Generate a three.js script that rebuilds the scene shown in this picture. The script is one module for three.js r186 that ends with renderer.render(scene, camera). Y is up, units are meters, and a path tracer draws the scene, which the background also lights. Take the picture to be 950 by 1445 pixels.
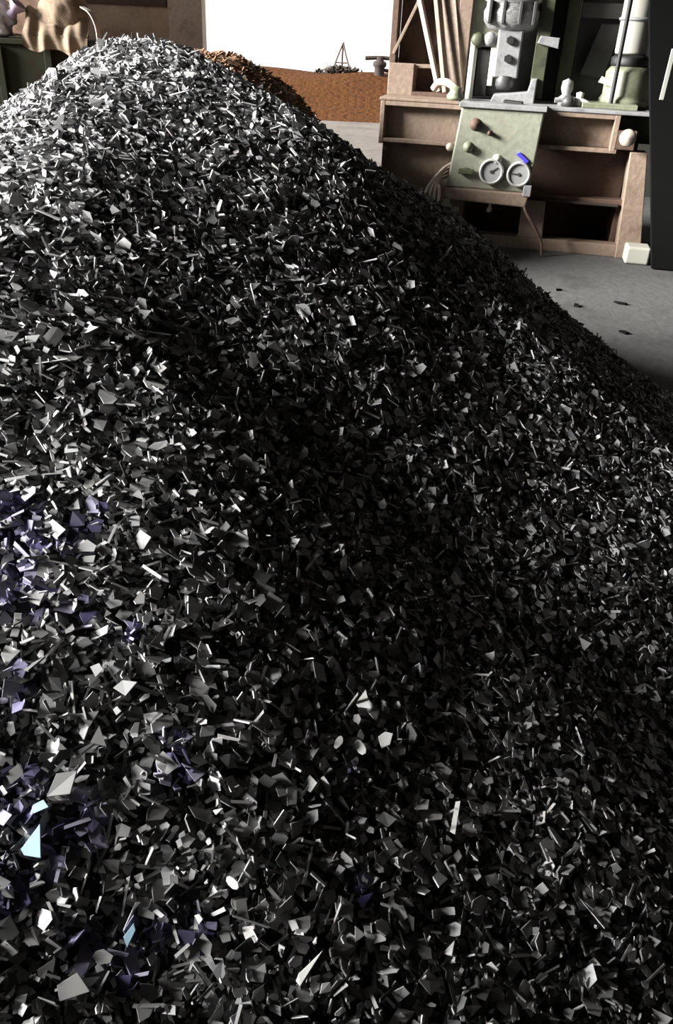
import * as THREE from 'three';
import { RoundedBoxGeometry } from 'three/addons/geometries/RoundedBoxGeometry.js';
import { mergeGeometries } from 'three/addons/utils/BufferGeometryUtils.js';
import { ImprovedNoise } from 'three/addons/math/ImprovedNoise.js';

// ---------------------------------------------------------------- camera, sky, sun, exposure
const scene = new THREE.Scene();
const camera = new THREE.PerspectiveCamera(65, 950 / 1445, 0.05, 200);
camera.position.set(0, 1.45, 0);
camera.rotation.set(THREE.MathUtils.degToRad(-31), 0, 0.05, 'YXZ');
scene.add(camera);

scene.background = new THREE.Color().setRGB(0.96, 0.98, 1.0);      // hazy white sky
const sun = new THREE.DirectionalLight(0xfffdfa, 17);               // sun low behind thick haze, shining in through the open left side
sun.position.set(-12.0, 4.6, -0.9);
sun.target.position.set(-0.5, 0.6, -3.2);
sun.castShadow = true;
sun.shadow.radius = 36;
sun.shadow.mapSize.set(2048, 2048);
Object.assign(sun.shadow.camera, { left: -9, right: 9, top: 7, bottom: -5, near: 0.5, far: 40 });
scene.add(sun, sun.target);

const renderer = new THREE.WebGLRenderer({ antialias: true });
renderer.toneMapping = THREE.LinearToneMapping;
renderer.toneMappingExposure = 1.65;
renderer.shadowMap.enabled = true;

// ---------------------------------------------------------------- helpers
function rng(seed) { let a = seed >>> 0; return () => { a = (a + 0x6d2b79f5) | 0; let t = Math.imul(a ^ (a >>> 15), 1 | a); t = (t + Math.imul(t ^ (t >>> 7), 61 | t)) ^ t; return ((t ^ (t >>> 14)) >>> 0) / 4294967296; }; }
const noise = new ImprovedNoise();
const V = (x, y, z) => new THREE.Vector3(x, y, z);
const taken = {};
function numbered(n) { if (!(n in taken)) { taken[n] = 0; return n; } taken[n]++; return n + '_' + String(taken[n]).padStart(3, '0'); }
function fbm(x, y, z, o = 4) { let s = 0, a = 0.5, f = 1; for (let i = 0; i < o; i++) { s += a * noise.noise(x * f, y * f, z * f); a *= 0.5; f *= 2.03; } return s; }
function texture(size, fn, srgb = true) {       // fn(u, v) -> [r, g, b] 0..1, tiled by mirroring
  const d = new Uint8Array(size * size * 4);
  for (let y = 0; y < size; y++) for (let x = 0; x < size; x++) { const c = fn(x / size, y / size), i = (y * size + x) * 4; for (let k = 0; k < 3; k++) d[i + k] = Math.max(0, Math.min(255, c[k] * 255)); d[i + 3] = 255; }
  const t = new THREE.DataTexture(d, size, size); t.wrapS = t.wrapT = THREE.MirroredRepeatWrapping; t.magFilter = THREE.LinearFilter; t.minFilter = THREE.LinearMipmapLinearFilter; t.generateMipmaps = true;
  if (srgb) t.colorSpace = THREE.SRGBColorSpace; t.needsUpdate = true; return t;
}
const mixc = (a, b, t) => a.map((v, i) => v + (b[i] - v) * Math.max(0, Math.min(1, t)));
const hx = (h) => [(h >> 16 & 255) / 255, (h >> 8 & 255) / 255, (h & 255) / 255];
// paint or plaster: base colour, blotches of a second colour and fine speckle
function wornTexture(base, blotch, amount, scale, seed, size = 512) {
  const A = hx(base), B = hx(blotch), r = rng(seed * 77 + 5);
  return texture(size, (u, v) => {
    const n = fbm(u * scale, v * scale, seed, 5), m = fbm(u * scale * 6, v * scale * 6, seed + 9, 3);
    const c = mixc(A, B, (n + m * 0.5 - 0.5 + amount) * 3.2), s = 1 + (r() - 0.5) * 0.12 + m * 0.18;
    return c.map((x) => x * s);
  });
}
function bumpTexture(scale, seed, size = 512) { return texture(size, (u, v) => { const n = 0.5 + fbm(u * scale, v * scale, seed, 5) * 0.8; return [n, n, n]; }, false); }
function mat(o) { return new THREE.MeshStandardMaterial(o); }
const uvRepeat = (t, x, y) => { const c = t.clone(); c.repeat.set(x, y); c.needsUpdate = true; return c; };

const bumpFine = bumpTexture(24, 3), bumpCoarse = bumpTexture(7, 8);
const M = {
  concrete: mat({ map: uvRepeat(wornTexture(0x434241, 0x343332, 0.42, 6, 1, 1024), 0.35, 0.35), bumpMap: uvRepeat(bumpFine, 0.6, 0.6), bumpScale: 0.004, roughness: 0.9 }),
  yard: mat({ map: uvRepeat(wornTexture(0x4f4740, 0x41362d, 0.45, 6, 2), 0.25, 0.25), bumpMap: uvRepeat(bumpCoarse, 0.3, 0.3), bumpScale: 0.02, roughness: 1 }),
  earth: new THREE.MeshPhysicalMaterial({ specularIntensity: 0.1, map: wornTexture(0x452a15, 0x352212, 0.45, 8, 3), bumpMap: bumpCoarse, bumpScale: 0.03, roughness: 1 }),
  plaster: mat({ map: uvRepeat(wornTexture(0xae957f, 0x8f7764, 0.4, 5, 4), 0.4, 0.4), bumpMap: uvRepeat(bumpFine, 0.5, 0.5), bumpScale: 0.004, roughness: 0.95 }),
  pillar: mat({ map: uvRepeat(wornTexture(0xbda999, 0x9c8877, 0.4, 5, 5), 0.8, 0.8), bumpMap: bumpFine, bumpScale: 0.004, roughness: 0.95 }),
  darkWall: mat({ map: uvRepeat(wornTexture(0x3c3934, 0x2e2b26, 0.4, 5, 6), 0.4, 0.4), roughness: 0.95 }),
  roof: mat({ map: uvRepeat(wornTexture(0x3a3733, 0x2a2522, 0.4, 5, 7), 0.4, 0.4), roughness: 0.9 }),
  brown: mat({ map: wornTexture(0x756456, 0x605043, 0.38, 5, 10), bumpMap: bumpFine, bumpScale: 0.002, roughness: 0.6 }),
  rust: mat({ map: wornTexture(0x4d392c, 0x362519, 0.42, 6, 11), bumpMap: bumpFine, bumpScale: 0.002, roughness: 0.75 }),
  green: mat({ map: wornTexture(0x77796a, 0x746b60, 0.32, 4, 12), bumpMap: bumpFine, bumpScale: 0.001, roughness: 0.5 }),
  oliveDark: mat({ map: wornTexture(0x3b3f28, 0x24261a, 0.42, 5, 13), roughness: 0.6 }),
  olive: mat({ map: wornTexture(0x6d705c, 0x535642, 0.42, 5, 14), roughness: 0.55 }),
  steel: mat({ map: wornTexture(0x848484, 0x686868, 0.4, 6, 15), roughness: 0.5, metalness: 0.2 }),
  darkSteel: mat({ map: wornTexture(0x3c3c3b, 0x2a2a29, 0.42, 6, 16), roughness: 0.5, metalness: 0.2 }),
  black: mat({ color: 0x121211, roughness: 0.6 }),
  blackRubber: new THREE.MeshPhysicalMaterial({ color: 0x060606, roughness: 0.95, specularIntensity: 0.2 }),
  iron: mat({ color: 0x24170f, roughness: 0.9 }),
  chrome: mat({ color: 0xb8b8b4, roughness: 0.3, metalness: 0.5 }),
  pale: mat({ color: 0xb4b4a8, roughness: 0.5 }),
  cream: mat({ color: 0x9c8f84, roughness: 0.6 }),
  hose: mat({ color: 0xbdae9f, roughness: 0.55 }),
  dial: mat({ color: 0x868684, roughness: 0.5 }),
  bluePaint: mat({ color: 0x3a33c8, roughness: 0.5 }),
  whitish: mat({ color: 0x918f85, roughness: 0.9 }),
};
function finish(m) { m.castShadow = m.receiveShadow = true; return m; }
function add(name, geo, material, parent) { const m = finish(new THREE.Mesh(geo, material)); m.name = parent ? name : numbered(name); (parent || scene).add(m); return m; }
function tag(o, label, category, group) { o.userData.label = label; o.userData.category = category; if (group) o.userData.group = group; return o; }
function struct(o, label) { o.userData.kind = 'structure'; if (label) o.userData.label = label; return o; }
function worldBoxUV(g) {          // uv in metres, by the face's main axis
  g = g.index ? g.toNonIndexed() : g; const p = g.attributes.position, n = g.attributes.normal, uv = new Float32Array(p.count * 2);
  for (let i = 0; i < p.count; i++) { const ax = Math.abs(n.getX(i)), ay = Math.abs(n.getY(i)), az = Math.abs(n.getZ(i)); const a = ax > ay && ax > az ? [p.getZ(i), p.getY(i)] : ay > az ? [p.getX(i), p.getZ(i)] : [p.getX(i), p.getY(i)]; uv[i * 2] = a[0]; uv[i * 2 + 1] = a[1]; }
  g.setAttribute('uv', new THREE.BufferAttribute(uv, 2)); return g;
}
function box(x0, x1, y0, y1, z0, z1, r = 0.006) {
  const w = x1 - x0, h = y1 - y0, d = z1 - z0, rr = Math.min(r, w * 0.3, h * 0.3, d * 0.3);
  const g = rr > 0 ? new RoundedBoxGeometry(w, h, d, 2, rr) : new THREE.BoxGeometry(w, h, d);
  g.translate((x0 + x1) / 2, (y0 + y1) / 2, (z0 + z1) / 2); return worldBoxUV(g);
}
function tube(pts, r, seg = 24, rs = 8) { return new THREE.TubeGeometry(new THREE.CatmullRomCurve3(pts.map((p) => V(...p))), seg, r, rs, false); }
function bar(a, b, w, d) {         // a square bar between two points
  const A = V(...a), B = V(...b), L = A.distanceTo(B), g = new RoundedBoxGeometry(w, L, d, 1, Math.min(w, d) * 0.12);
  const q = new THREE.Quaternion().setFromUnitVectors(V(0, 1, 0), B.clone().sub(A).normalize()); g.applyQuaternion(q); const c = A.add(B).multiplyScalar(0.5); g.translate(c.x, c.y, c.z); return worldBoxUV(g);
}
function lathe(profile, seg = 24) { return new THREE.LatheGeometry(profile.map(([r, y]) => new THREE.Vector2(r, y)), seg); }
function extrude(pts, depth, bevel = 0.006) {
  const s = new THREE.Shape(pts.map(([x, y]) => new THREE.Vector2(x, y)));
  return new THREE.ExtrudeGeometry(s, { depth: depth - 2 * bevel, bevelEnabled: true, bevelThickness: bevel, bevelSize: bevel, bevelOffset: -bevel, bevelSegments: 2 }).translate(0, 0, bevel);
}

// ---------------------------------------------------------------- the shed
const XL = -4.2, XR = 4.4, ZB = -9.5, ZF = 3.2, HT = 4.6, TH = 0.2;
struct(add('floor', box(XL - TH, XR + TH, -0.2, 0, ZB - TH, ZF + TH, 0), M.concrete), 'grey concrete floor with dust and stains');
struct(add('ceiling', box(XL - TH, XR + TH, HT, HT + 0.15, ZB - TH, ZF + TH, 0), M.roof));
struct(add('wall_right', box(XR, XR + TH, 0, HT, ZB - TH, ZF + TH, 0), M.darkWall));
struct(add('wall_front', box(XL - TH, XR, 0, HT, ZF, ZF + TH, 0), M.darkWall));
// left side: one wide opening
const OL = { z0: -8.3, z1: 0.05, h: 4.2 };
struct(add('wall_left', mergeGeometries([box(XL - TH, XL, 0, HT, ZB - TH, OL.z0, 0), box(XL - TH, XL, 0, HT, OL.z1, ZF, 0), box(XL - TH, XL, OL.h, HT, OL.z0, OL.z1, 0)]), M.plaster));
// back wall with the doorway
const BD = { x0: -1.6, x1: 0.75, h: 3.0 };
struct(add('wall_back', mergeGeometries([box(XL, BD.x0 - 0.34, 0, HT, ZB - TH, ZB, 0), box(BD.x0 - 0.34, BD.x1 + 0.3, BD.h, HT, ZB - TH, ZB, 0)]), M.plaster), 'brown plastered wall beside the bright doorway');
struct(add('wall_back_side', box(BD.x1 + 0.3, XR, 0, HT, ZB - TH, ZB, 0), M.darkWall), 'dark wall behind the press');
struct(add('trim_1', box(BD.x0 - 0.34, BD.x0, 0, BD.h, ZB - TH, ZB + 0.06, 0.01), M.pillar), 'pale brown pillar at the edge of the doorway');
struct(add('trim_2', box(BD.x1, BD.x1 + 0.3, 0, BD.h, ZB - TH, ZB + 0.06, 0.01), M.pillar), 'pale pillar at the far edge of the doorway');
struct(add('trim_3', box(XL, BD.x0 - 0.36, 1.56, 1.66, ZB, ZB + 0.03, 0.005), M.rust), 'dark wooden rail on the brown wall');

// ---------------------------------------------------------------- outside
{
  const g = new THREE.PlaneGeometry(120, 80, 1, 1).rotateX(-Math.PI / 2).translate(0, -0.03, 15.5);
  const m = add('ground', worldBoxUV(g), M.yard); struct(m, 'pale trodden earth yard outside the doorway');
}
{ // earth bank
  const nx = 160, nz = 20, g = new THREE.PlaneGeometry(70, 9, nx, nz).rotateX(-Math.PI / 2), p = g.attributes.position;
  for (let i = 0; i < p.count; i++) {
    const x = p.getX(i), z = p.getZ(i), t = Math.max(0, 1 - Math.abs(z) / 4.4);
    p.setY(i, -0.06 + (t * t * (3 - 2 * t)) * (0.7 + 0.16 * fbm(x * 0.5, 0, z * 0.5, 4)) + t * 0.08 * fbm(x * 2, 3, z * 2, 3));
  }
  g.translate(0, 0, -20.5); g.computeVertexNormals();
  const m = add('earth_bank', worldBoxUV(g), M.earth); m.userData.kind = 'structure'; m.userData.label = 'low reddish brown earth bank across the yard outside';
}
{ // shrub on the bank
  const r = rng(41), gs = [];
  for (let i = 0; i < 420; i++) {
    const a = r() * 6.28, e = r() * 1.4, R0 = 0.25 + r() * 0.35, g = new THREE.CircleGeometry(0.07 + r() * 0.05, 5).scale(0.5, 1.3, 1);
    g.rotateX(r() * 3).rotateY(r() * 6.28).translate(Math.cos(a) * Math.cos(e) * R0 * 1.3, Math.sin(e) * R0 * 0.75 + 0.03, Math.sin(a) * Math.cos(e) * R0); gs.push(g);
  }
  const o = new THREE.Group(); o.name = 'shrub'; o.position.set(-0.4, 0.56, -20.2); o.scale.set(0.75, 0.4, 0.6); scene.add(o);
  const fo = add('foliage', mergeGeometries(gs), mat({ color: 0x33261a, roughness: 0.9, side: THREE.DoubleSide }), o); fo.userData.kind = 'stuff';
  for (let i = 0; i < 3; i++) add('stem', tube([[0, -0.05, 0], [0.1 * (i - 1), 0.15, 0.05], [0.25 * (i - 1), 0.3, 0]], 0.015, 8, 6), M.rust, o);
  tag(o, 'low brown shrub growing on top of the earth bank outside', 'shrub');
}
{ // slim wooden tripod behind the shrub
  const o = new THREE.Group(); o.name = 'pole_tripod'; o.position.set(-0.4, 0.5, -21.2); scene.add(o);
  for (const [x, z] of [[-0.24, 0.1], [0.26, 0.12], [0.02, -0.25]]) add('pole', tube([[x, 0, z], [x * 0.4, 0.4, z * 0.4], [0.02, 0.68, 0]], 0.022, 6, 6), M.rust, o);
  add('crossbar', tube([[-0.14, 0.28, 0.06], [0.14, 0.28, 0.06]], 0.016, 4, 6), M.rust, o);
  tag(o, 'small pale pole tripod standing on the earth bank', 'tripod');
}
{ // standpipe on the bank
  const o = new THREE.Group(); o.name = 'standpipe'; o.position.set(0.45, 0.5, -19.9); scene.add(o);
  add('post', lathe([[0, 0], [0.16, 0], [0.16, 0.06], [0.11, 0.1], [0.11, 0.26], [0.15, 0.3], [0.15, 0.36], [0.08, 0.4], [0.08, 0.47], [0, 0.48]], 14), M.iron, o);
  add('crossbar', tube([[-0.32, 0.43, 0], [0, 0.45, 0], [0.5, 0.43, 0]], 0.04, 10, 8), M.iron, o);
  add('side_pipe', tube([[0.08, 0.22, 0], [0.3, 0.21, 0], [0.42, 0.28, 0], [0.43, 0.43, 0]], 0.035, 12, 8), M.iron, o);
  tag(o, 'dark iron standpipe with a crossbar on the earth bank', 'standpipe');
}

// ---------------------------------------------------------------- the heap of shredded plastic
const HP = { ax: -0.666, az: -2.823, H: 1.375, s: 0.656, c: 0.24, ex: -0.296, ez: 0.878, drop: 0.285 };
function heapHeight(x, z) {
  const t = Math.max(0, Math.min(1, ((x - HP.ax) * HP.ex + (z - HP.az) * HP.ez) / (HP.ex ** 2 + HP.ez ** 2)));
  const d = Math.hypot(x - HP.ax - t * HP.ex, z - HP.az - t * HP.ez);
  let h = HP.H + HP.s * HP.c - HP.s * Math.sqrt(d * d + HP.c * HP.c) - t * HP.drop;
  h += 0.05 * Math.exp(-((x - 0.35) ** 2 + (z + 3.25) ** 2) / 0.12);
  h += 0.08 * Math.exp(-((x - 0.8) ** 2 + (z + 0.75) ** 2) / 0.3);
  h += 0.075 * Math.exp(-((x + 0.12) ** 2 + (z + 2.55) ** 2) / 0.1);
  h += 0.05 * fbm(x * 1.7, 0.3, z * 1.7, 3) * Math.min(1, Math.max(0, h) * 3);
  return h;
}
function heapNormal(x, z) { const e = 0.04; return V(heapHeight(x - e, z) - heapHeight(x + e, z), 2 * e, heapHeight(x, z - e) - heapHeight(x, z + e)).normalize(); }
camera.updateMatrixWorld(); camera.updateProjectionMatrix();

// patches of the heap where violet flakes were tipped: x, z, radius
const violet = [[-0.573, -1.212, 0.05], [-0.55, -1.146, 0.05], [-0.52, -1.08, 0.045], [-0.461, -1.2, 0.035], [-0.431, -1.078, 0.03], [-0.342, -1.068, 0.015], [-0.498, -0.947, 0.03], [-0.255, -0.93, 0.025], [-0.24, -0.89, 0.025], [-0.458, -0.82, 0.04], [-0.362, -0.802, 0.035], [-0.408, -0.757, 0.03], [-0.449, -0.71, 0.035], [-0.335, -0.66, 0.025], [-0.247, -0.695, 0.03], [-0.172, -0.715, 0.03], [0.066, -0.806, 0.018], [-0.274, -0.648, 0.025], [-0.444, -1.265, 0.02], [0.036, -0.971, 0.012]];
function isViolet(x, z) { for (const [a, b, r] of violet) if ((x - a) ** 2 + (z - b) ** 2 < r * r) return true; return false; }

// outline of one chip in its own plane, length along x
function chipOutline(r, L, Wd, sliver) {
  if (sliver) return [[-L / 2, -Wd / 2 * (0.4 + r() * 0.6)], [L / 2, -Wd / 2 * (0.3 + r() * 0.7)], [L / 2 * (0.85 + r() * 0.15), Wd / 2 * (0.3 + r() * 0.7)], [-L / 2 * (0.85 + r() * 0.15), Wd / 2 * (0.4 + r() * 0.6)]];
  const u = r(), n = u < 0.16 ? 3 : u < 0.62 ? 4 : u < 0.9 ? 5 : 6, a0 = r() * 6.28, out = [];
  for (let k = 0; k < n; k++) { const a = a0 + (k + (r() - 0.5) * 0.55) / n * 6.283, q = 0.8 + r() * 0.4; out.push([Math.cos(a) * L / 2 * q, Math.sin(a) * Wd / 2 * q]); }
  return out;
}
const _p = V(), _q = new THREE.Quaternion();
function chipTurn(r, n, tilt, out) {
  // the chip's thin axis leans away from the heap's normal by a random tilt
  const ax = V(r() - 0.5, r() - 0.5, r() - 0.5).normalize(), m = n.clone().applyAxisAngle(ax, tilt);
  out.setFromUnitVectors(V(0, 0, 1), m); return out.multiply(new THREE.Quaternion().setFromAxisAngle(V(0, 0, 1), r() * 6.283));
}
const gauss = (r) => Math.sqrt(-2 * Math.log(1 - r() * 0.9999)) * Math.cos(6.2832 * r());

// linear albedo of a chip
function chipColour(r, vio) {
  const u = r();
  if (vio && u < 0.72) { const k = r(); return k < 0.45 ? [0.06, 0.055, 0.11] : k < 0.8 ? [0.2, 0.19, 0.3] : [0.5, 0.48, 0.62]; }
  let v = u < 0.3 ? 0.025 + r() * 0.06 : u < 0.64 ? 0.13 + r() * 0.2 : u < 0.95 ? 0.36 + r() * 0.24 : 0.64 + r() * 0.14;
  const w = (r() - 0.5) * 0.05; return [v * (1 + w), v, v * (1 - w)];
}
{
  const r = rng(2024), pos = [], col = [];
  // core of the heap: the packed chips below the loose layer
  const gx0 = -4.1, gx1 = 2.6, gz0 = -6, gz1 = 0.2, NX = 134, NZ = 124, P = [];
  for (let j = 0; j <= NZ; j++) for (let i = 0; i <= NX; i++) { const x = gx0 + (gx1 - gx0) * i / NX, z = gz0 + (gz1 - gz0) * j / NZ; P.push([x, Math.max(0.002, heapHeight(x, z) - 0.02), z]); }
  const tri = (a, b, c, k) => { pos.push(...a, ...b, ...c); for (let i = 0; i < 3; i++) col.push(k[0], k[1], k[2]); };
  for (let j = 0; j < NZ; j++) for (let i = 0; i < NX; i++) {
    const a = P[j * (NX + 1) + i], b = P[j * (NX + 1) + i + 1], c = P[(j + 1) * (NX + 1) + i], d = P[(j + 1) * (NX + 1) + i + 1];
    if (Math.max(a[1], b[1], c[1], d[1]) < 0.004) continue;
    tri(a, c, b, [0.05, 0.05, 0.05]); tri(b, c, d, [0.05, 0.05, 0.05]);
  }
  let n = 0; const want = 120000, X = V(), Y = V(), Z = V();
  for (let guard = 0; n < want && guard < 2000000; guard++) {
    const x = gx0 + (gx1 - gx0) * r(), z = gz0 + (gz1 - gz0) * r(), h = heapHeight(x, z);
    if (h < -0.03 && r() > Math.exp((h + 0.03) * 60)) continue;
    const nn = heapNormal(x, z);
    _p.set(x, Math.max(h, 0), z);
    const toCam = camera.position.clone().sub(_p), facing = toCam.dot(nn) > -0.35;
    _p.project(camera);
    const inView = toCam.z > 0.2 && Math.abs(_p.x) < 1.35 && Math.abs(_p.y) < 1.3 && facing;
    if (!inView && r() > 0.16) continue;
    n++;
    const sliver = r() < 0.23, sz = Math.min(2.1, Math.exp(gauss(r) * 0.45));
    const L = (sliver ? 0.03 : 0.0205) * sz * (inView ? 1 : 1.6), Wd = sliver ? 0.0045 + r() * 0.004 : L * (0.5 + r() * 0.5), T = 0.0012 + r() * 0.0022;
    const o = chipOutline(r, L, Wd, sliver);
    chipTurn(r, h > 0 ? nn : V(0, 1, 0), h > 0 ? gauss(r) * 0.85 : gauss(r) * 0.2, _q);
    const c0 = V(x, Math.max(h, 0.002), z).addScaledVector(nn, h > 0 ? -0.02 + r() * 0.042 : 0.003);
    const k = chipColour(r, isViolet(x, z));
    X.set(1, 0, 0).applyQuaternion(_q); Y.set(0, 1, 0).applyQuaternion(_q); Z.set(0, 0, 1).applyQuaternion(_q);
    const bend = (r() - 0.5) * 0.5;
    const pt = (p, s) => { const w = s * T / 2 + bend * p[0] * p[0] / L; return [c0.x + X.x * p[0] + Y.x * p[1] + Z.x * w, c0.y + X.y * p[0] + Y.y * p[1] + Z.y * w, c0.z + X.z * p[0] + Y.z * p[1] + Z.z * w]; };
    const top = o.map((p) => pt(p, 1)), bot = o.map((p) => pt(p, -1)), m = o.length;
    for (let i = 1; i < m - 1; i++) { tri(top[0], top[i], top[i + 1], k); tri(bot[0], bot[i + 1], bot[i], k); }
    for (let i = 0; i < m; i++) { const j = (i + 1) % m; tri(top[i], bot[i], bot[j], k); tri(top[i], bot[j], top[j], k); }
  }
  const g = new THREE.BufferGeometry();
  g.setAttribute('position', new THREE.BufferAttribute(new Float32Array(pos), 3)); g.setAttribute('color', new THREE.BufferAttribute(new Float32Array(col), 3)); g.computeVertexNormals();
  const heap = add('plastic_chip_heap', g, mat({ vertexColors: true, roughness: 0.48 }));
  heap.userData.kind = 'stuff'; tag(heap, 'big heap of shredded black and grey plastic chips on the concrete floor', 'chip heap');
  console.log('chips', n, 'triangles', pos.length / 9);
}

// ---------------------------------------------------------------- the largest chips, each an object of its own
{
  const r = rng(515);
  function flakeGeometry(seed, L, Wd, T, kind) {
    const q = rng(seed), o = kind === 'sliver' ? chipOutline(q, L, Wd, true) : kind === 'oval' ? Array.from({ length: 9 }, (_, i) => [Math.cos(i / 9 * 6.283) * L / 2, Math.sin(i / 9 * 6.283) * Wd / 2 * (0.9 + q() * 0.2)]) : kind === 'triangle' ? [[-L / 2, -Wd * 0.45], [L / 2, -Wd * 0.05], [-L * 0.32, Wd / 2], [-L * 0.48, Wd * 0.3]] : chipOutline(q, L, Wd, false);
    const b = T * 0.28, g = extrude(o, T, b), p = g.attributes.position, bend = (q() - 0.5) * 0.5;
    for (let i = 0; i < p.count; i++) p.setZ(i, p.getZ(i) - T / 2 + bend * p.getX(i) ** 2 / L);
    g.computeVertexNormals(); g.userData.shape = kind === 'sliver' ? (L > 0.057 ? 'long' : 'short') : ({ 3: 'three-cornered', 4: 'four-cornered', 5: 'five-cornered', 6: 'six-cornered' })[o.length]; return g;
  }
  function curlGeometry(seed, L, Wd, T) { // strip rolled along its length
    const q = rng(seed), R = L * (0.42 + q() * 0.3), pts = [], N = 8, A = L / R;
    for (let i = 0; i <= N; i++) { const a = -A / 2 + A * i / N; pts.push([Math.sin(a) * R, (1 - Math.cos(a)) * R]); }
    for (let i = N; i >= 0; i--) { const a = -A / 2 + A * i / N; pts.push([Math.sin(a) * (R - T), R - Math.cos(a) * (R - T)]); }
    const g = extrude(pts, Wd, T * 0.2).translate(0, 0, -Wd / 2).rotateX(Math.PI / 2); g.userData.shape = Wd > 0.015 ? 'broad' : 'narrow'; return g;
  }
  const chipMat = (c) => mat({ color: new THREE.Color().setRGB(...c), roughness: 0.4 });
  const kinds = {
    charcoal: { m: [0.035, 0.055, 0.08].map((v) => chipMat([v, v, v])), name: 'plastic_flake', label: 'charcoal', cat: 'plastic flake', group: 'large charcoal flakes on the heap', shape: 'poly' },
    grey: { m: [0.14, 0.2, 0.26].map((v) => chipMat([v, v, v * 0.98])), name: 'plastic_flake', label: 'mid grey', cat: 'plastic flake', group: 'large mid grey flakes on the heap', shape: 'poly' },
    pale: { m: [0.42, 0.52, 0.6].map((v) => chipMat([v, v, v * 0.97])), name: 'plastic_flake', label: 'pale grey', cat: 'plastic flake', group: 'large pale grey flakes on the heap', shape: 'poly' },
    white: { m: [0.72, 0.8].map((v) => chipMat([v, v, v * 0.97])), name: 'plastic_flake', label: 'bright white', cat: 'plastic flake', group: 'white flakes on the heap', shape: 'poly' },
    violetPale: { m: [chipMat([0.27, 0.255, 0.36]), chipMat([0.38, 0.36, 0.48])], name: 'plastic_flake', label: 'pale lilac', cat: 'plastic flake', group: 'lilac flakes on the heap', shape: 'poly' },
    violetDark: { m: [chipMat([0.055, 0.048, 0.12]), chipMat([0.1, 0.09, 0.19])], name: 'plastic_flake', label: 'dark violet', cat: 'plastic flake', group: 'dark violet flakes on the heap', shape: 'poly' },
    darkSliver: { m: [0.08, 0.14].map((v) => chipMat([v, v, v])), name: 'plastic_sliver', label: 'thin dark grey', cat: 'plastic sliver', group: 'dark slivers on the heap', shape: 'sliver' },
    paleSliver: { m: [0.45, 0.58].map((v) => chipMat([v, v, v * 0.97])), name: 'plastic_sliver', label: 'thin pale grey', cat: 'plastic sliver', group: 'pale slivers on the heap', shape: 'sliver' },
    curl: { m: [0.16, 0.32].map((v) => chipMat([v, v, v])), name: 'curled_plastic_strip', label: 'curled grey', cat: 'plastic strip', group: 'curled strips on the heap', shape: 'curl' },
  };
  const variants = {
    poly: Array.from({ length: 14 }, (_, i) => flakeGeometry(100 + i, 0.037 + 0.004 * (i % 5), 0.022 + 0.003 * (i % 4), 0.0032, 'poly')),
    sliver: Array.from({ length: 7 }, (_, i) => flakeGeometry(200 + i, 0.05 + 0.006 * (i % 4), 0.007 + 0.001 * (i % 3), 0.003, 'sliver')),
    curl: Array.from({ length: 4 }, (_, i) => curlGeometry(300 + i, 0.045 + 0.004 * i, 0.012 + 0.002 * i, 0.002)),
  };
  const placed = [];
  function place(x, z, geo, m, name, label, cat, group, tilt, lift = 0.017, spin) {
    const n = heapNormal(x, z), o = add(name, geo, m);
    chipTurn(r, n, tilt, o.quaternion);
    if (spin !== undefined) { o.quaternion.setFromUnitVectors(V(0, 0, 1), n.clone().applyAxisAngle(V(0, 0, 1), tilt + 0.3)).multiply(new THREE.Quaternion().setFromAxisAngle(V(0, 0, 1), spin)); }
    o.position.set(x, heapHeight(x, z), z).addScaledVector(n, spin === undefined ? lift : lift + 0.008);
    if (group) { // tone, outline and the stretch of slope it lies on
      const h = heapHeight(x, z), side = n.x > 0.12 ? 'shaded' : 'lit', where = h < 0.4 ? 'near the foot of the ' + side + ' slope' : h < 0.62 ? 'on the lower ' + side + ' slope' : h < 0.9 ? 'half way up the ' + side + ' slope' : 'high on the ' + side + ' slope';
      if (label === 'mid grey') label = ['slate grey', 'mid grey', 'ash grey'][kinds.grey.m.indexOf(m)];
      label = label + ' ' + geo.userData.shape + ' ' + cat + ' ' + where + ' of the heap'; group = label + ', alike';
    }
    tag(o, label, cat, group); placed.push([x, z]); return o;
  }
  const W = kinds.white.m[1];
  // flakes the photograph lets one point at
  const S = (seed, L, Wd, kind) => flakeGeometry(seed, L, Wd, 0.003, kind);
  place(0.055, -1.097, S(1, 0.036, 0.03, 'triangle'), W, 'plastic_flake', 'white triangular plastic flake above a kite shaped white flake', 'plastic flake', undefined, 0.15, 0.022, 1.5);
  place(0.097, -1.045, S(2, 0.04, 0.027, 'poly'), W, 'plastic_flake', 'white kite shaped flake just below the white triangular flake', 'plastic flake', undefined, 0.2, 0.022, 0.9);
  place(0.05, -1.011, S(3, 0.031, 0.018, 'oval'), W, 'plastic_flake', 'white oval flake beside the white kite shaped flake', 'plastic flake', undefined, 0.2, 0.022, 2.1);
  place(0.012, -1.005, S(4, 0.026, 0.014, 'oval'), kinds.pale.m[2], 'plastic_flake', 'small pale oval flake next to the white oval flake', 'plastic flake', undefined, 0.2, 0.02, 1.2);
  place(0.089, -1.589, S(5, 0.036, 0.02, 'poly'), W, 'plastic_flake', 'white upright flake in the middle of the shaded slope', 'plastic flake', undefined, 0.3, 0.022, 1.6);
  place(0.785, -1.563, S(6, 0.026, 0.02, 'oval'), W, 'plastic_flake', 'lone small white flake on the dark right hand flank', 'plastic flake', undefined, -0.2, 0.02, 1.4);
  place(-0.014, -0.693, S(7, 0.058, 0.013, 'triangle'), W, 'plastic_sliver', 'white wedge shaped sliver near the foot of the heap', 'plastic sliver', undefined, 0.2, 0.02, 1.0);
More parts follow.
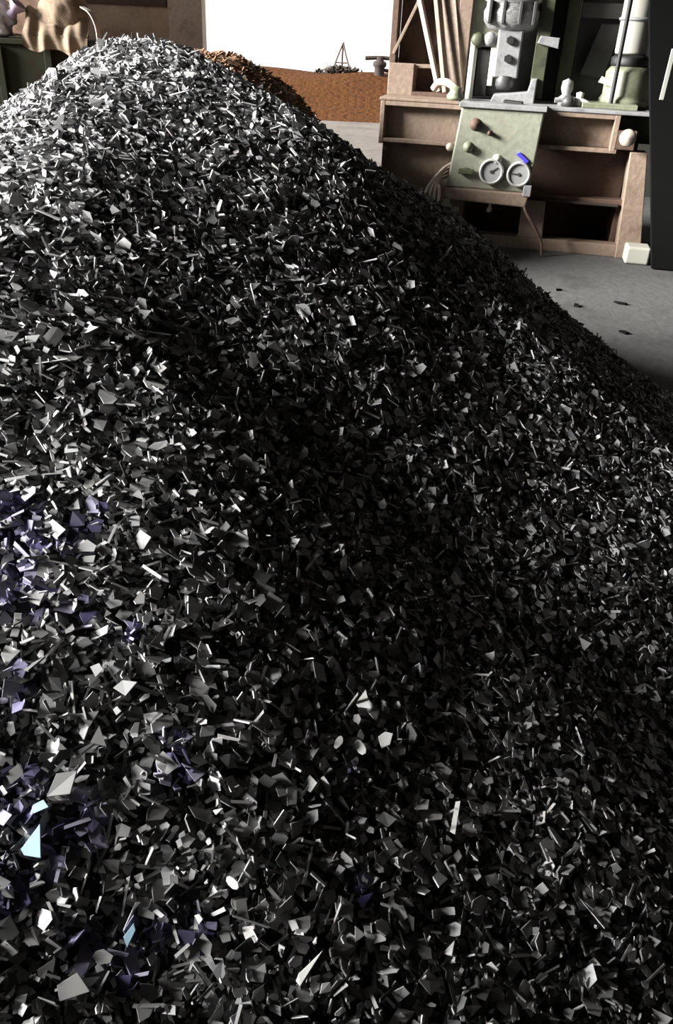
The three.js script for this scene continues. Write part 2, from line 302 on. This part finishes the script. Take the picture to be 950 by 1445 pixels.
  place(-0.136, -0.768, S(8, 0.026, 0.013, 'oval'), W, 'plastic_flake', 'small white bean shaped flake near the foot of the heap', 'plastic flake', undefined, 0.2, 0.02, 2.6);
  place(-0.426, -0.768, S(9, 0.046, 0.036, 'triangle'), chipMat([0.31, 0.45, 0.52]), 'plastic_flake', 'light blue trapezoid flake among violet chips', 'plastic flake', undefined, 0.2, 0.022, 1.6);
  place(-0.428, -0.805, S(10, 0.03, 0.022, 'poly'), chipMat([0.2, 0.33, 0.38]), 'plastic_flake', 'grey blue flake above the light blue trapezoid flake', 'plastic flake', undefined, 0.2, 0.02, 0.4);
  place(-0.276, -0.69, S(11, 0.033, 0.017, 'poly'), chipMat([0.14, 0.24, 0.3]), 'plastic_flake', 'dull blue flake beside the lilac chips at the foot of the heap', 'plastic flake', undefined, 0.2, 0.02, 1.5);
  place(-0.406, -0.838, S(12, 0.055, 0.042, 'poly'), kinds.grey.m[0], 'plastic_flake', 'broad flat dark grey flake beside the violet chips', 'plastic flake', undefined, 0.2, 0.022, 0.4);
  place(-0.337, -0.977, S(13, 0.05, 0.03, 'poly'), kinds.grey.m[0], 'plastic_flake', 'wide dark grey flake lying level on the lit slope', 'plastic flake', undefined, 0.3, 0.022, 0.0);
  place(-0.339, -0.62, S(14, 0.06, 0.036, 'poly'), kinds.grey.m[1], 'plastic_flake', 'broad grey flake at the very foot of the heap', 'plastic flake', undefined, 0.15, 0.022, 0.2);
  place(0.226, -0.952, S(15, 0.06, 0.014, 'sliver'), kinds.pale.m[2], 'plastic_sliver', 'pale upright strip with a bright edge on the shaded slope', 'plastic sliver', undefined, 0.3, 0.022, 1.5);
  for (const [x, z] of [[-0.158, -1.653], [-0.397, -1.558], [-0.397, -1.278], [0.076, -1.79], [-0.275, -1.861], [-0.63, -1.549], [-0.293, -1.36], [-0.48, -1.127], [-0.52, -0.991], [0.013, -1.368], [-0.173, -2.265], [-0.061, -2.022]])
    place(x, z, variants.poly[Math.floor(r() * 14)], kinds.white.m[0], 'plastic_flake', kinds.white.label, 'plastic flake', kinds.white.group, gauss(r) * 0.25);
  for (const [x, z] of [[0.04, -0.726], [-0.491, -0.964], [-0.016, -1.511], [0.089, -1.455], [-0.045, -1.608], [-0.339, -1.515], [-0.28, -1.605], [0.132, -0.747], [-0.125, -1.211], [0.51, -1.027], [0.477, -1.106], [0.357, -0.82]])
    place(x, z, variants.poly[Math.floor(r() * 14)], kinds.grey.m[Math.floor(r() * 3)], 'plastic_flake', kinds.grey.label, 'plastic flake', kinds.grey.group, gauss(r) * 0.25);
  for (const [x, z, rad] of violet) for (const key of ['violetPale', 'violetDark']) {
    const k = kinds[key];
    place(x + (r() - 0.5) * rad * 1.4, z + (r() - 0.5) * rad * 1.4, variants.poly[Math.floor(r() * 14)], k.m[Math.floor(r() * 2)], k.name, k.label, k.cat, k.group, gauss(r) * 0.5, 0.012);
  }
  // the rest, spread over the near slope where chips show largest
  const order = ['charcoal', 'grey', 'charcoal', 'darkSliver', 'grey', 'paleSliver', 'charcoal', 'pale', 'curl', 'grey'];
  let k = 0;
  for (let guard = 0; placed.length < 300 && guard < 60000; guard++) {
    const x = -0.75 + r() * 1.9, z = -2.1 + r() * 1.55, h = heapHeight(x, z); if (h < 0.04) continue;
    _p.set(x, h, z); const d = _p.distanceTo(camera.position); _p.project(camera);
    if (Math.abs(_p.x) > 0.98 || Math.abs(_p.y) > 0.98 || r() > Math.pow(1.35 / d, 3)) continue;
    if (placed.some(([a, b]) => (a - x) ** 2 + (b - z) ** 2 < 0.0014)) continue;
    const q = kinds[order[k++ % order.length]], vs = variants[q.shape];
    place(x, z, vs[Math.floor(r() * vs.length)], q.m[Math.floor(r() * q.m.length)], q.name, q.label, q.cat, q.group, gauss(r) * 0.45, q.shape === 'curl' ? 0.012 : 0.014);
  }
}
// loose chips kicked onto the floor beside the press
{
  const g = [0, 1, 2].map((i) => { const q = rng(700 + i), e = extrude(chipOutline(q, 0.06 + i * 0.02, 0.04, false), 0.012, 0.003); return e.rotateX(-Math.PI / 2); });
  [[1.42, -5.45, 0], [1.46, -5.1, 1], [1.78, -5.2, 2], [2.0, -4.75, 0], [1.62, -4.6, 1]].forEach(([x, z, i], n) => { const o = add('stray_chip', g[i], M.blackRubber); o.position.set(x, 0.001, z); o.rotation.y = n * 1.3; tag(o, 'dark stray chip lying alone on the bare concrete floor', 'plastic chip', 'stray chips on the floor'); });
}

// ---------------------------------------------------------------- brown husk heap behind the chips
{
  const r = rng(88), cx = -1.15, cz = -6.35, R = 1.4, gs = [];
  const H = (x, z) => 1.27 * (1 - Math.pow(Math.hypot(x - cx, z - cz) / R, 2.4)) + 0.05 * fbm(x * 3, 7, z * 3, 3);
  const NR = 34, NA = 72, pos = [], at = (i, k) => { const d = R * i / NR, a = k / NA * 6.28318, x = cx + d * Math.cos(a), z = cz + d * Math.sin(a); return [x, i === NR ? 0.002 : Math.max(0.003, H(x, z)), z]; };
  for (let i = 0; i < NR; i++) for (let k = 0; k < NA; k++) pos.push(...at(i, k), ...at(i, k + 1), ...at(i + 1, k), ...at(i, k + 1), ...at(i + 1, k + 1), ...at(i + 1, k));
  const g = new THREE.BufferGeometry(); g.setAttribute('position', new THREE.BufferAttribute(new Float32Array(pos), 3)); g.computeVertexNormals(); gs.push(worldBoxUV(g));
  for (let i = 0; i < 5200; i++) {
    const a = r() * 6.283, d = R * Math.sqrt(r()) * 0.97, x = cx + d * Math.cos(a), z = cz + d * Math.sin(a), y = H(x, z); if (y < 0.03) continue;
    const L = 0.03 + r() * 0.05, b = new THREE.BoxGeometry(L, 0.004 + r() * 0.006, 0.008 + r() * 0.014).toNonIndexed(); b.rotateZ((r() - 0.5) * 1.6).rotateY(r() * 6.28).translate(x, y + 0.006, z); gs.push(b);
  }
  const m = add('husk_heap', mergeGeometries(gs), mat({ map: wornTexture(0x6b523c, 0x846a50, 0.35, 10, 21), roughness: 1 }));
  m.userData.kind = 'stuff'; tag(m, 'brown heap of dry husks and fibres behind the plastic chips', 'husk heap');
}

// ---------------------------------------------------------------- dark bin with sacks on it
{
  const o = new THREE.Group(); o.name = 'steel_bin'; o.position.set(-3.12, 0, -7.85); scene.add(o);
  const dm = new THREE.MeshPhysicalMaterial({ specularIntensity: 0.25, map: wornTexture(0x1b1c0e, 0x1e120a, 0.45, 5, 31), roughness: 0.8 });
  add('front_panel', box(-0.92, 0.92, 0.1, 1.23, 0.36, 0.4), dm, o); add('back_panel', box(-0.92, 0.92, 0.1, 1.23, -0.4, -0.36), dm, o);
  add('side_panel', box(-0.92, -0.88, 0.1, 1.23, -0.36, 0.36), dm, o); add('side_panel', box(0.88, 0.92, 0.1, 1.23, -0.36, 0.36), dm, o); add('lid', box(-0.95, 0.95, 1.23, 1.27, -0.43, 0.43), dm, o);
  for (const x of [-0.6, -0.2, 0.2, 0.6]) add('rib', box(x - 0.03, x + 0.03, 0.12, 1.21, 0.4, 0.44), dm, o);
  for (const x of [-0.85, 0.85]) for (const z of [-0.33, 0.33]) add('leg', box(x - 0.04, x + 0.04, 0, 0.1, z - 0.04, z + 0.04), dm, o);
  tag(o, 'dark green ribbed steel bin behind the heap, under the sacks', 'bin');
}
function lumpy(rx, ry, rz, seed, rough, flatten = 0.5) {
  const g = new THREE.SphereGeometry(1, 56, 36), p = g.attributes.position;
  for (let i = 0; i < p.count; i++) {
    const v = V(p.getX(i), p.getY(i), p.getZ(i)), k = 1 + rough * (fbm(v.x * 1.6 + seed, v.y * 1.6, v.z * 1.6, 3) + 0.6 * Math.abs(fbm(v.x * 4, v.y * 4 + seed, v.z * 4, 3)));
    v.multiplyScalar(k); if (v.y < -flatten) v.y = -flatten + (v.y + flatten) * 0.1; p.setXYZ(i, v.x * rx, (v.y + flatten) * ry, v.z * rz);
  }
  g.computeVertexNormals(); g.computeBoundingBox(); return g.translate(0, -g.boundingBox.min.y, 0);
}
const weave = texture(256, (u, v) => { const n = 0.5 + 0.25 * Math.sin(u * 256 * 1.2) * Math.sin(v * 256 * 1.2); return [n, n, n]; }, false);
{
  const top = 1.272;
  const a = new THREE.Group(); a.name = 'white_sack'; a.position.set(-3.04, top, -7.62); scene.add(a);
  add('bag', lumpy(0.2, 0.2, 0.16, 3, 0.75), mat({ color: 0xc9c8c6, roughness: 0.5, bumpMap: weave, bumpScale: 0.001 }), a);
  const nk = add('neck', lathe([[0.02, 0], [0.05, 0.02], [0.03, 0.06], [0.07, 0.12], [0.06, 0.14], [0.02, 0.08]], 14), mat({ color: 0x8d7f92, roughness: 0.6 }), a); nk.position.set(0.2, 0.14, 0.06); nk.rotation.z = -0.7; nk.userData.label = 'purple grey gathered neck';
  tag(a, 'crumpled white plastic sack lying on the dark bin', 'sack');
  const b = new THREE.Group(); b.name = 'burlap_sack'; b.position.set(-2.42, top, -7.66); scene.add(b);
  const tan = mat({ map: wornTexture(0x73624f, 0x584838, 0.42, 6, 33), roughness: 0.9, bumpMap: weave, bumpScale: 0.002 });
  add('bag', lumpy(0.2, 0.27, 0.16, 9, 0.2), tan, b);
  { // loose end of the sack folded down over the edge of the bin
    const NU = 44, NV = 26, g = new THREE.PlaneGeometry(1, 1, NU, NV), p = g.attributes.position;
    for (let k = 0; k < p.count; k++) {
      const u = p.getX(k) + 0.5, v = 0.5 - p.getY(k), len = 0.3 + 0.1 * u + 0.03 * Math.sin(u * 9), t = v * len, over = Math.max(0, t - 0.2);
      const fold = 0.016 * Math.sin(u * 17 + v * 2.2) + 0.01 * Math.sin(u * 31 - v * 3), out = t < 0.2 ? t : 0.2 + 0.05 * Math.sin(Math.min(1.57, over * 12));
      p.setXYZ(k, -0.3 + 0.52 * u + 0.03 * v, 0.2 - 0.17 * Math.min(1, t / 0.2) ** 0.6 - over * 0.85 + fold * (t < 0.2 ? 1 : 0.2) + 0.012, 0.05 + out + (t < 0.2 ? 0 : fold));
    }
    g.computeVertexNormals(); const cloth = tan.clone(); cloth.side = THREE.DoubleSide; add('flap', g, cloth, b);
  }
  tag(b, 'tan woven sack with its loose end folded over the bin edge', 'sack');
  const s = new THREE.CatmullRomCurve3([[-2.2, 1.51, -7.42], [-2.12, 1.47, -7.36], [-2.08, 1.39, -7.35], [-2.075, 1.28, -7.36], [-2.09, 1.15, -7.37], [-2.1, 0.9, -7.38]].map((p) => V(...p)));
  const rib = new THREE.ExtrudeGeometry(new THREE.Shape([[-0.004, -0.022], [0.004, -0.022], [0.004, 0.022], [-0.004, 0.022]].map(([x, y]) => new THREE.Vector2(x, y))), { steps: 30, bevelEnabled: false, extrudePath: s });
  tag(add('webbing_strap', rib, M.cream), 'pale strap hanging from the tan sack past the bin corner', 'strap');
  const c = add('brown_sack', lumpy(0.36, 0.36, 0.12, 17, 0.4), mat({ map: wornTexture(0x5a4331, 0x6e5542, 0.42, 6, 35), roughness: 0.9 })); c.position.set(-2.75, top, -8.02); tag(c, 'dark brown sack behind the white and tan sacks', 'sack');
}

// ---------------------------------------------------------------- the press
{
  const press = new THREE.Group(); press.name = 'press_machine'; press.position.set(1.55, 0, -6.62); press.rotation.y = -THREE.MathUtils.degToRad(10.5); scene.add(press);
  tag(press, 'old brown and pale green steel press with gauges on its control box', 'machine');
  const P = (name, g, m, par = press) => add(name, g, m, par);
  // ---- lower frame
  P('base_sill', box(-0.8, 0.66, 0, 0.09, -0.14, 0), M.brown);
  P('leg', box(-0.8, -0.68, 0.09, 0.37, -0.14, 0), M.brown);
  P('leg', extrude([[-0.22, 0.09], [-0.03, 0.09], [-0.05, 0.37], [-0.23, 0.37]], 0.14).translate(0, 0, -0.14), M.brown);
  P('leg', extrude([[0.55, 0], [0.74, 0], [0.62, 0.76], [0.5, 0.76]], 0.2).translate(0, 0, -0.18), M.brown);
  for (const x of [-1.3, 0.58]) P('leg', box(x - 0.06, x + 0.06, 0, 0.98, -0.86, -0.74), M.rust);
  P('leg', box(-1.34, -1.24, 0, 0.4, -0.14, -0.02), M.rust);
  P('foot_block', box(0.6, 0.78, 0, 0.13, 0.02, 0.2, 0.02), M.whitish).userData.label = 'whitish concrete foot block';
  P('inner_back', box(-1.3, 0.6, 0.0, 0.98, -0.74, -0.7), M.rust);
  P('inner_floor', box(-0.68, 0.55, 0.37, 0.41, -0.72, -0.06), M.rust);
  P('inner_side', box(0.5, 0.54, 0.0, 0.4, -0.7, -0.16), M.rust);
  P('inner_side', box(-0.7, -0.66, 0.0, 0.4, -0.7, -0.16), M.rust);
  // left channel
  P('channel_flange', box(-1.38, -0.72, 0.965, 1.0, -0.24, 0.01), M.brown); P('channel_flange', box(-1.38, -0.72, 0.71, 0.74, -0.24, 0.01), M.brown);
  P('channel_end', box(-1.39, -1.355, 0.7, 1.0, -0.24, 0.012), M.brown);
  P('channel_web', box(-1.36, -0.7, 0.73, 0.97, -0.24, -0.07), M.brown);
  P('lower_web', box(-1.34, -0.7, 0.3, 0.71, -0.24, -0.09), M.brown); P('lower_side', box(-1.36, -1.32, 0.3, 0.71, -0.24, -0.02), M.rust);
  P('lower_flange', box(-1.34, -0.7, 0.28, 0.31, -0.24, -0.02), M.brown);
  // right channel
  P('channel_flange', box(-0.2, 0.38, 0.965, 1.0, -0.2, 0.01), M.brown); P('channel_flange', box(-0.2, 0.4, 0.74, 0.77, -0.2, 0.01), M.brown);
  P('channel_end', box(0.345, 0.385, 0.75, 1.0, -0.2, 0.012), M.brown); P('channel_web', box(-0.2, 0.36, 0.77, 0.97, -0.2, -0.08), M.brown);
  P('apron_plate', box(-0.2, 0.52, 0.38, 0.745, -0.26, -0.22), M.rust);
  P('apron_bottom', box(-0.2, 0.5, 0.365, 0.385, -0.24, -0.02), M.iron);
  P('leg_gusset', extrude([[0.38, 0.76], [0.5, 0.76], [0.5, 0.98], [0.38, 0.98]], 0.1).translate(0, 0, -0.24), M.oliveDark);
  // table
  P('table_top', box(-0.79, 0.66, 1.0, 1.025, -0.86, 0.02), M.steel);
  P('table_leaf', box(-1.4, -0.795, 1.0, 1.022, -0.86, 0.015), M.brown);
  // ---- control box
  const cb = P('control_box', extrude([[-0.82, 0.44], [-0.19, 0.44], [-0.165, 1.0], [-0.765, 1.0]], 0.13, 0.012), M.green); cb.userData.label = 'pale green control box with two round gauges';
  P('box_lip', extrude([[-0.83, 0.355], [-0.2, 0.34], [-0.185, 0.44], [-0.825, 0.44]], 0.17, 0.01), M.brown, cb);
  P('top_cap', box(-0.785, -0.15, 0.995, 1.03, -0.02, 0.15), M.steel, cb);
  const Zf = 0.13;
  const gauge = (x, y, rad, ang) => {
    const g = P('gauge', lathe([[0, 0], [rad * 0.98, 0], [rad, 0.01], [rad, 0.045], [rad * 0.9, 0.055], [rad * 0.8, 0.05], [rad * 0.78, 0.04]], 32).rotateX(Math.PI / 2), M.chrome, cb); g.position.set(x, y, Zf - 0.004); g.userData.label = 'round pressure gauge with chrome rim';
    const q = new THREE.Group(); q.name = 'dial'; q.position.set(0, 0, 0.038);
    g.add(q); const f = finish(new THREE.Mesh(new THREE.CylinderGeometry(rad * 0.8, rad * 0.8, 0.006, 28).rotateX(Math.PI / 2), M.dial)); f.name = 'dial'; g.remove(q); f.position.z = 0.036; g.add(f);
    const nd = finish(new THREE.Mesh(mergeGeometries([bar([0, 0, 0], [Math.cos(ang) * rad * 0.6, Math.sin(ang) * rad * 0.6, 0], 0.008, 0.003).deleteAttribute('uv'), new THREE.CylinderGeometry(0.012, 0.012, 0.006, 12).rotateX(Math.PI / 2).toNonIndexed().deleteAttribute('uv')]), M.darkSteel)); nd.name = 'needle'; nd.position.z = 0.043; g.add(nd);
  };
  gauge(-0.49, 0.575, 0.092, 0.6); gauge(-0.285, 0.57, 0.09, 3.1);
  const knob = (x, y, rad, m, name = 'knob') => { const k = P(name, lathe([[0, 0], [rad * 1.25, 0], [rad * 1.2, 0.008], [rad * 0.9, 0.012], [rad, 0.02], [rad * 0.9, 0.045], [0, 0.05]], 18).rotateX(Math.PI / 2), m, cb); k.position.set(x, y, Zf - 0.003); return k; };
  knob(-0.65, 0.885, 0.036, M.rust); knob(-0.54, 0.835, 0.016, M.rust, 'button'); knob(-0.685, 0.73, 0.032, M.olive); knob(-0.46, 0.66, 0.03, M.pale);
  P('lever', mergeGeometries([box(-0.74, -0.62, 0.545, 0.58, Zf + 0.01, Zf + 0.045), box(-0.7, -0.66, 0.54, 0.585, Zf - 0.01, Zf + 0.02)]), M.oliveDark, cb);
  P('blue_mark', extrude([[-0.325, 0.705], [-0.3, 0.72], [-0.225, 0.665], [-0.24, 0.645]], 0.02, 0.002).translate(0, 0, Zf - 0.002), M.bluePaint, cb).userData.label = 'bright blue tag above the gauge';
  P('side_switch', box(-0.235, -0.175, 0.42, 0.5, Zf + 0.0, Zf + 0.05), M.steel, cb);
  P('pull_knob', lathe([[0, -0.05], [0.018, -0.045], [0.022, -0.02], [0.01, 0], [0.01, 0.06], [0, 0.06]], 14).translate(-0.47, 0.32, 0.09), M.cream, cb);
  // ---- hoses and cables
  for (let i = 0; i < 4; i++) P('hose', tube([[-0.8 - i * 0.006, 0.6 - i * 0.03, 0.06], [-0.86 - i * 0.012, 0.56 - i * 0.03, 0.14], [-0.95 + i * 0.028, 0.44, 0.2], [-0.98 + i * 0.04, 0.3, 0.2], [-0.97 + i * 0.04, 0.15, 0.18]], 0.012, 24, 8), M.hose);
  const nut = P('hose_fitting', lathe([[0, 0], [0.05, 0], [0.055, 0.02], [0.055, 0.05], [0.03, 0.06], [0.03, 0.09], [0, 0.09]], 6).translate(-0.8, 0.27, 0.2), M.olive); P('tap', box(-0.765, -0.7, 0.28, 0.31, 0.18, 0.22), M.olive, nut);
  P('cable', tube([[-0.22, 0.42, 0.14], [-0.2, 0.33, 0.16], [-0.12, 0.22, 0.17], [-0.04, 0.1, 0.17], [-0.02, 0.01, 0.2]], 0.012, 24, 8), M.rust);
  P('pipe_elbow', tube([[-1.02, 1.08, -0.2], [-0.98, 1.13, -0.18], [-0.9, 1.13, -0.14], [-0.83, 1.08, -0.1], [-0.82, 1.02, -0.08]], 0.028, 24, 12), M.cream);
  P('pipe_union', lathe([[0, 0], [0.06, 0], [0.065, 0.03], [0.045, 0.06], [0.045, 0.09], [0, 0.1]], 16).translate(-0.84, 1.02, -0.1), M.olive);
  P('pipe_cap', new THREE.SphereGeometry(0.03, 14, 10).translate(-0.83, 0.71, 0.03), M.cream);
  // ---- left upright: drive guard with struts
  const U = -0.4;
  P('guard_back', box(-1.36, -0.86, 1.02, 1.95, U - 0.2, U - 0.16), M.rust);
  P('guard_post', box(-1.4, -1.2, 1.02, 1.24, U - 0.16, U + 0.06), M.brown);
  P('guard_post', box(-1.41, -1.36, 1.02, 1.95, U - 0.16, U), M.rust);
  P('guard_bar', bar([-1.36, 1.22, U + 0.02], [-1.02, 1.23, U + 0.02], 0.028, 0.03), M.brown);
  P('strut', bar([-1.38, 1.3, U], [-1.2, 1.68, U], 0.022, 0.03), M.brown); P('strut', bar([-1.23, 1.74, U + 0.01], [-0.99, 1.06, U + 0.05], 0.035, 0.04), M.cream);
  P('strut', bar([-1.1, 1.8, U + 0.02], [-0.93, 1.06, U + 0.1], 0.05, 0.04), M.brown); P('strut', bar([-1.02, 1.85, U - 0.02], [-0.85, 1.06, U + 0.02], 0.12, 0.03), M.brown);
  P('guard_bottom', box(-1.2, -0.86, 1.02, 1.05, U - 0.16, U + 0.06), M.rust);
  P('upright', box(-0.9, -0.8, 1.02, 1.95, U - 0.12, U + 0.02), M.brown);
  P('guide_rod', new THREE.CylinderGeometry(0.028, 0.028, 0.4, 18).translate(-0.755, 1.225, U + 0.06), M.pale);
  P('upright_plate', box(-0.8, -0.58, 1.38, 1.95, U - 0.14, U - 0.04), M.green);
  // ---- press head
  P('cavity_back', box(-0.8, 0.7, 1.02, 1.95, U - 0.36, U - 0.3), M.darkSteel);
  P('cavity_side', box(-0.3, -0.2, 1.05, 1.95, U - 0.3, U + 0.06), M.oliveDark);
  const head = P('head_casting', lathe([[0, 0], [0.1, 0], [0.17, 0.02], [0.21, 0.07], [0.215, 0.13], [0.2, 0.16], [0.2, 0.19], [0.22, 0.2], [0.22, 0.24], [0.17, 0.26], [0.16, 0.48], [0, 0.5]], 30).scale(1, 1, 0.7).translate(-0.5, 1.48, U), mat({ map: wornTexture(0x7d7d7c, 0x565655, 0.42, 8, 51), roughness: 0.5, metalness: 0.2, bumpMap: bumpFine, bumpScale: 0.004 })); head.userData.label = 'rounded grey cast press head';
  for (const x of [-0.66, -0.56, -0.44, -0.34]) P('rib', box(x - 0.012, x + 0.012, 1.53, 1.68, U + 0.08, U + 0.15, 0.005), M.darkSteel, head);
  P('ram_plate', box(-0.585, -0.4, 1.18, 1.5, U + 0.02, U + 0.1, 0.015), M.steel);
  for (const y of [1.43, 1.31]) P('bolt', new THREE.CylinderGeometry(0.03, 0.03, 0.03, 6).rotateX(Math.PI / 2).translate(-0.49, y, U + 0.11), M.black);
  P('ram_nose', lathe([[0, 0], [0.06, 0.0], [0.075, 0.03], [0.075, 0.09], [0.05, 0.1], [0, 0.1]], 20).translate(-0.49, 1.1, U + 0.04), M.darkSteel);
  P('ram_side', box(-0.625, -0.585, 1.12, 1.46, U - 0.02, U + 0.07), M.pale);
  P('guide_block', box(-0.75, -0.62, 1.38, 1.45, U - 0.02, U + 0.04), M.steel);
  P('clamp_nut', lathe([[0, 0], [0.05, 0], [0.055, 0.04], [0.03, 0.06], [0, 0.06]], 8).rotateX(Math.PI / 2).translate(-0.73, 1.42, U + 0.04), M.oliveDark);
  P('clamp_nut', lathe([[0, 0], [0.045, 0], [0.05, 0.04], [0.03, 0.06], [0, 0.06]], 12).rotateX(Math.PI / 2).translate(-0.64, 1.43, U + 0.04), M.steel);
  P('pedestal', extrude([[-0.58, 1.02], [-0.25, 1.02], [-0.25, 1.19], [-0.29, 1.19], [-0.31, 1.1], [-0.56, 1.07]], 0.2, 0.008).translate(0, 0, U), M.steel);
  P('cover_panel', box(-0.72, -0.63, 1.04, 1.36, U - 0.16, U - 0.04), M.darkSteel);
  P('table_catch', bar([-0.47, 1.035, -0.02], [-0.33, 1.032, 0.03], 0.03, 0.03), M.black);
  // ---- right side equipment
  P('lug', extrude([[-0.29, 1.42], [-0.13, 1.39], [-0.13, 1.46], [-0.27, 1.47]], 0.06).translate(0, 0, U + 0.04), M.steel);
  P('green_column', box(-0.1, 0.0, 1.05, 1.95, U - 0.24, U - 0.14), M.oliveDark);
  P('cross_rail', box(-0.1, 0.3, 1.6, 1.7, U - 0.28, U - 0.16), M.darkSteel);
  P('sloping_plate', extrude([[0.07, 1.22], [0.25, 1.2], [0.33, 1.57], [0.17, 1.57]], 0.04).translate(0, 0, U - 0.24), M.darkSteel);
  P('valve', lathe([[0, 0], [0.055, 0], [0.055, 0.05], [0.03, 0.07], [0.045, 0.11], [0.04, 0.16], [0, 0.18]], 16).translate(-0.02, 1.025, U + 0.12), M.steel);
  P('valve', lathe([[0, 0], [0.045, 0], [0.045, 0.04], [0.025, 0.06], [0.03, 0.09], [0, 0.1]], 14).translate(0.08, 1.025, U + 0.2), M.pale);
  P('valve', lathe([[0, 0], [0.05, 0], [0.05, 0.04], [0.03, 0.07], [0, 0.08]], 14).translate(0.0, 1.025, U + 0.26), M.darkSteel);
  P('valve_pipe', tube([[-0.1, 1.06, U + 0.24], [0, 1.07, U + 0.22], [0.12, 1.06, U + 0.24], [0.17, 1.03, U + 0.26]], 0.018, 16, 8), M.chrome);
  P('wedge', extrude([[0.2, 1.19], [0.38, 1.14], [0.38, 1.18], [0.22, 1.23]], 0.06).translate(0, 0, U + 0.08), M.pale);
  P('motor_body', lathe([[0, 0], [0.19, 0], [0.19, 0.06], [0.17, 0.09], [0.17, 0.24], [0.14, 0.28], [0, 0.28]], 24).translate(0.42, 1.02, U), M.olive).userData.label = 'olive green motor body';
  P('collar', lathe([[0, 0], [0.13, 0], [0.14, 0.02], [0.14, 0.06], [0.11, 0.08], [0, 0.08]], 24).translate(0.41, 1.295, U), M.black);
  P('cylinder', lathe([[0, 0], [0.11, 0], [0.115, 0.02], [0.115, 0.6], [0, 0.6]], 28).translate(0.4, 1.375, U), M.whitish).userData.label = 'pale grey green hydraulic cylinder';
  P('cylinder_band', new THREE.TorusGeometry(0.117, 0.012, 8, 28).rotateX(Math.PI / 2).translate(0.4, 1.6, U), M.steel);
  P('black_pole', new THREE.CylinderGeometry(0.016, 0.016, 0.75, 12).translate(0.31, 1.4, U + 0.2), M.black);
  P('body_housing', box(0.5, 0.66, 0.8, 1.02, U - 0.2, U + 0.2), M.oliveDark);
  const kb = P('side_knob', lathe([[0, 0], [0.02, 0], [0.02, 0.05], [0.05, 0.06], [0.06, 0.09], [0.05, 0.12], [0, 0.13]], 18).rotateX(Math.PI / 2).translate(0.45, 0.86, 0.0), M.cream); P('knob_bracket', box(0.38, 0.52, 0.77, 0.9, -0.06, 0.01), M.rust, kb);
  P('oil_pan', box(0.1, 0.5, 1.025, 1.06, U + 0.02, U + 0.3), M.olive);
}
// ---------------------------------------------------------------- black boards and pipe at the right of the press
{
  const o = new THREE.Group(); o.name = 'leaning_board'; o.position.set(2.28, 0, -6.22); o.rotation.y = -0.18; scene.add(o);
  add('board', extrude([[0, 0], [0.9, 0], [0.75, 2.3], [-0.5, 2.3], [-0.38, 1.6]], 0.05, 0.006).rotateX(-0.06).translate(0, 0.005, 0), M.blackRubber, o);
  add('batten', bar([0.35, 0.06, 0.075], [0.2, 2.2, -0.05], 0.07, 0.03), M.blackRubber, o);
  tag(o, 'black sheet board leaning beside the right leg of the press', 'board');
  const s = add('pale_strip', bar([2.06, 1.13, -6.165], [2.075, 1.43, -6.185], 0.026, 0.012), M.pale);
  tag(s, 'short white strip fixed to the face of the black board', 'strip');
}
renderer.render(scene, camera);
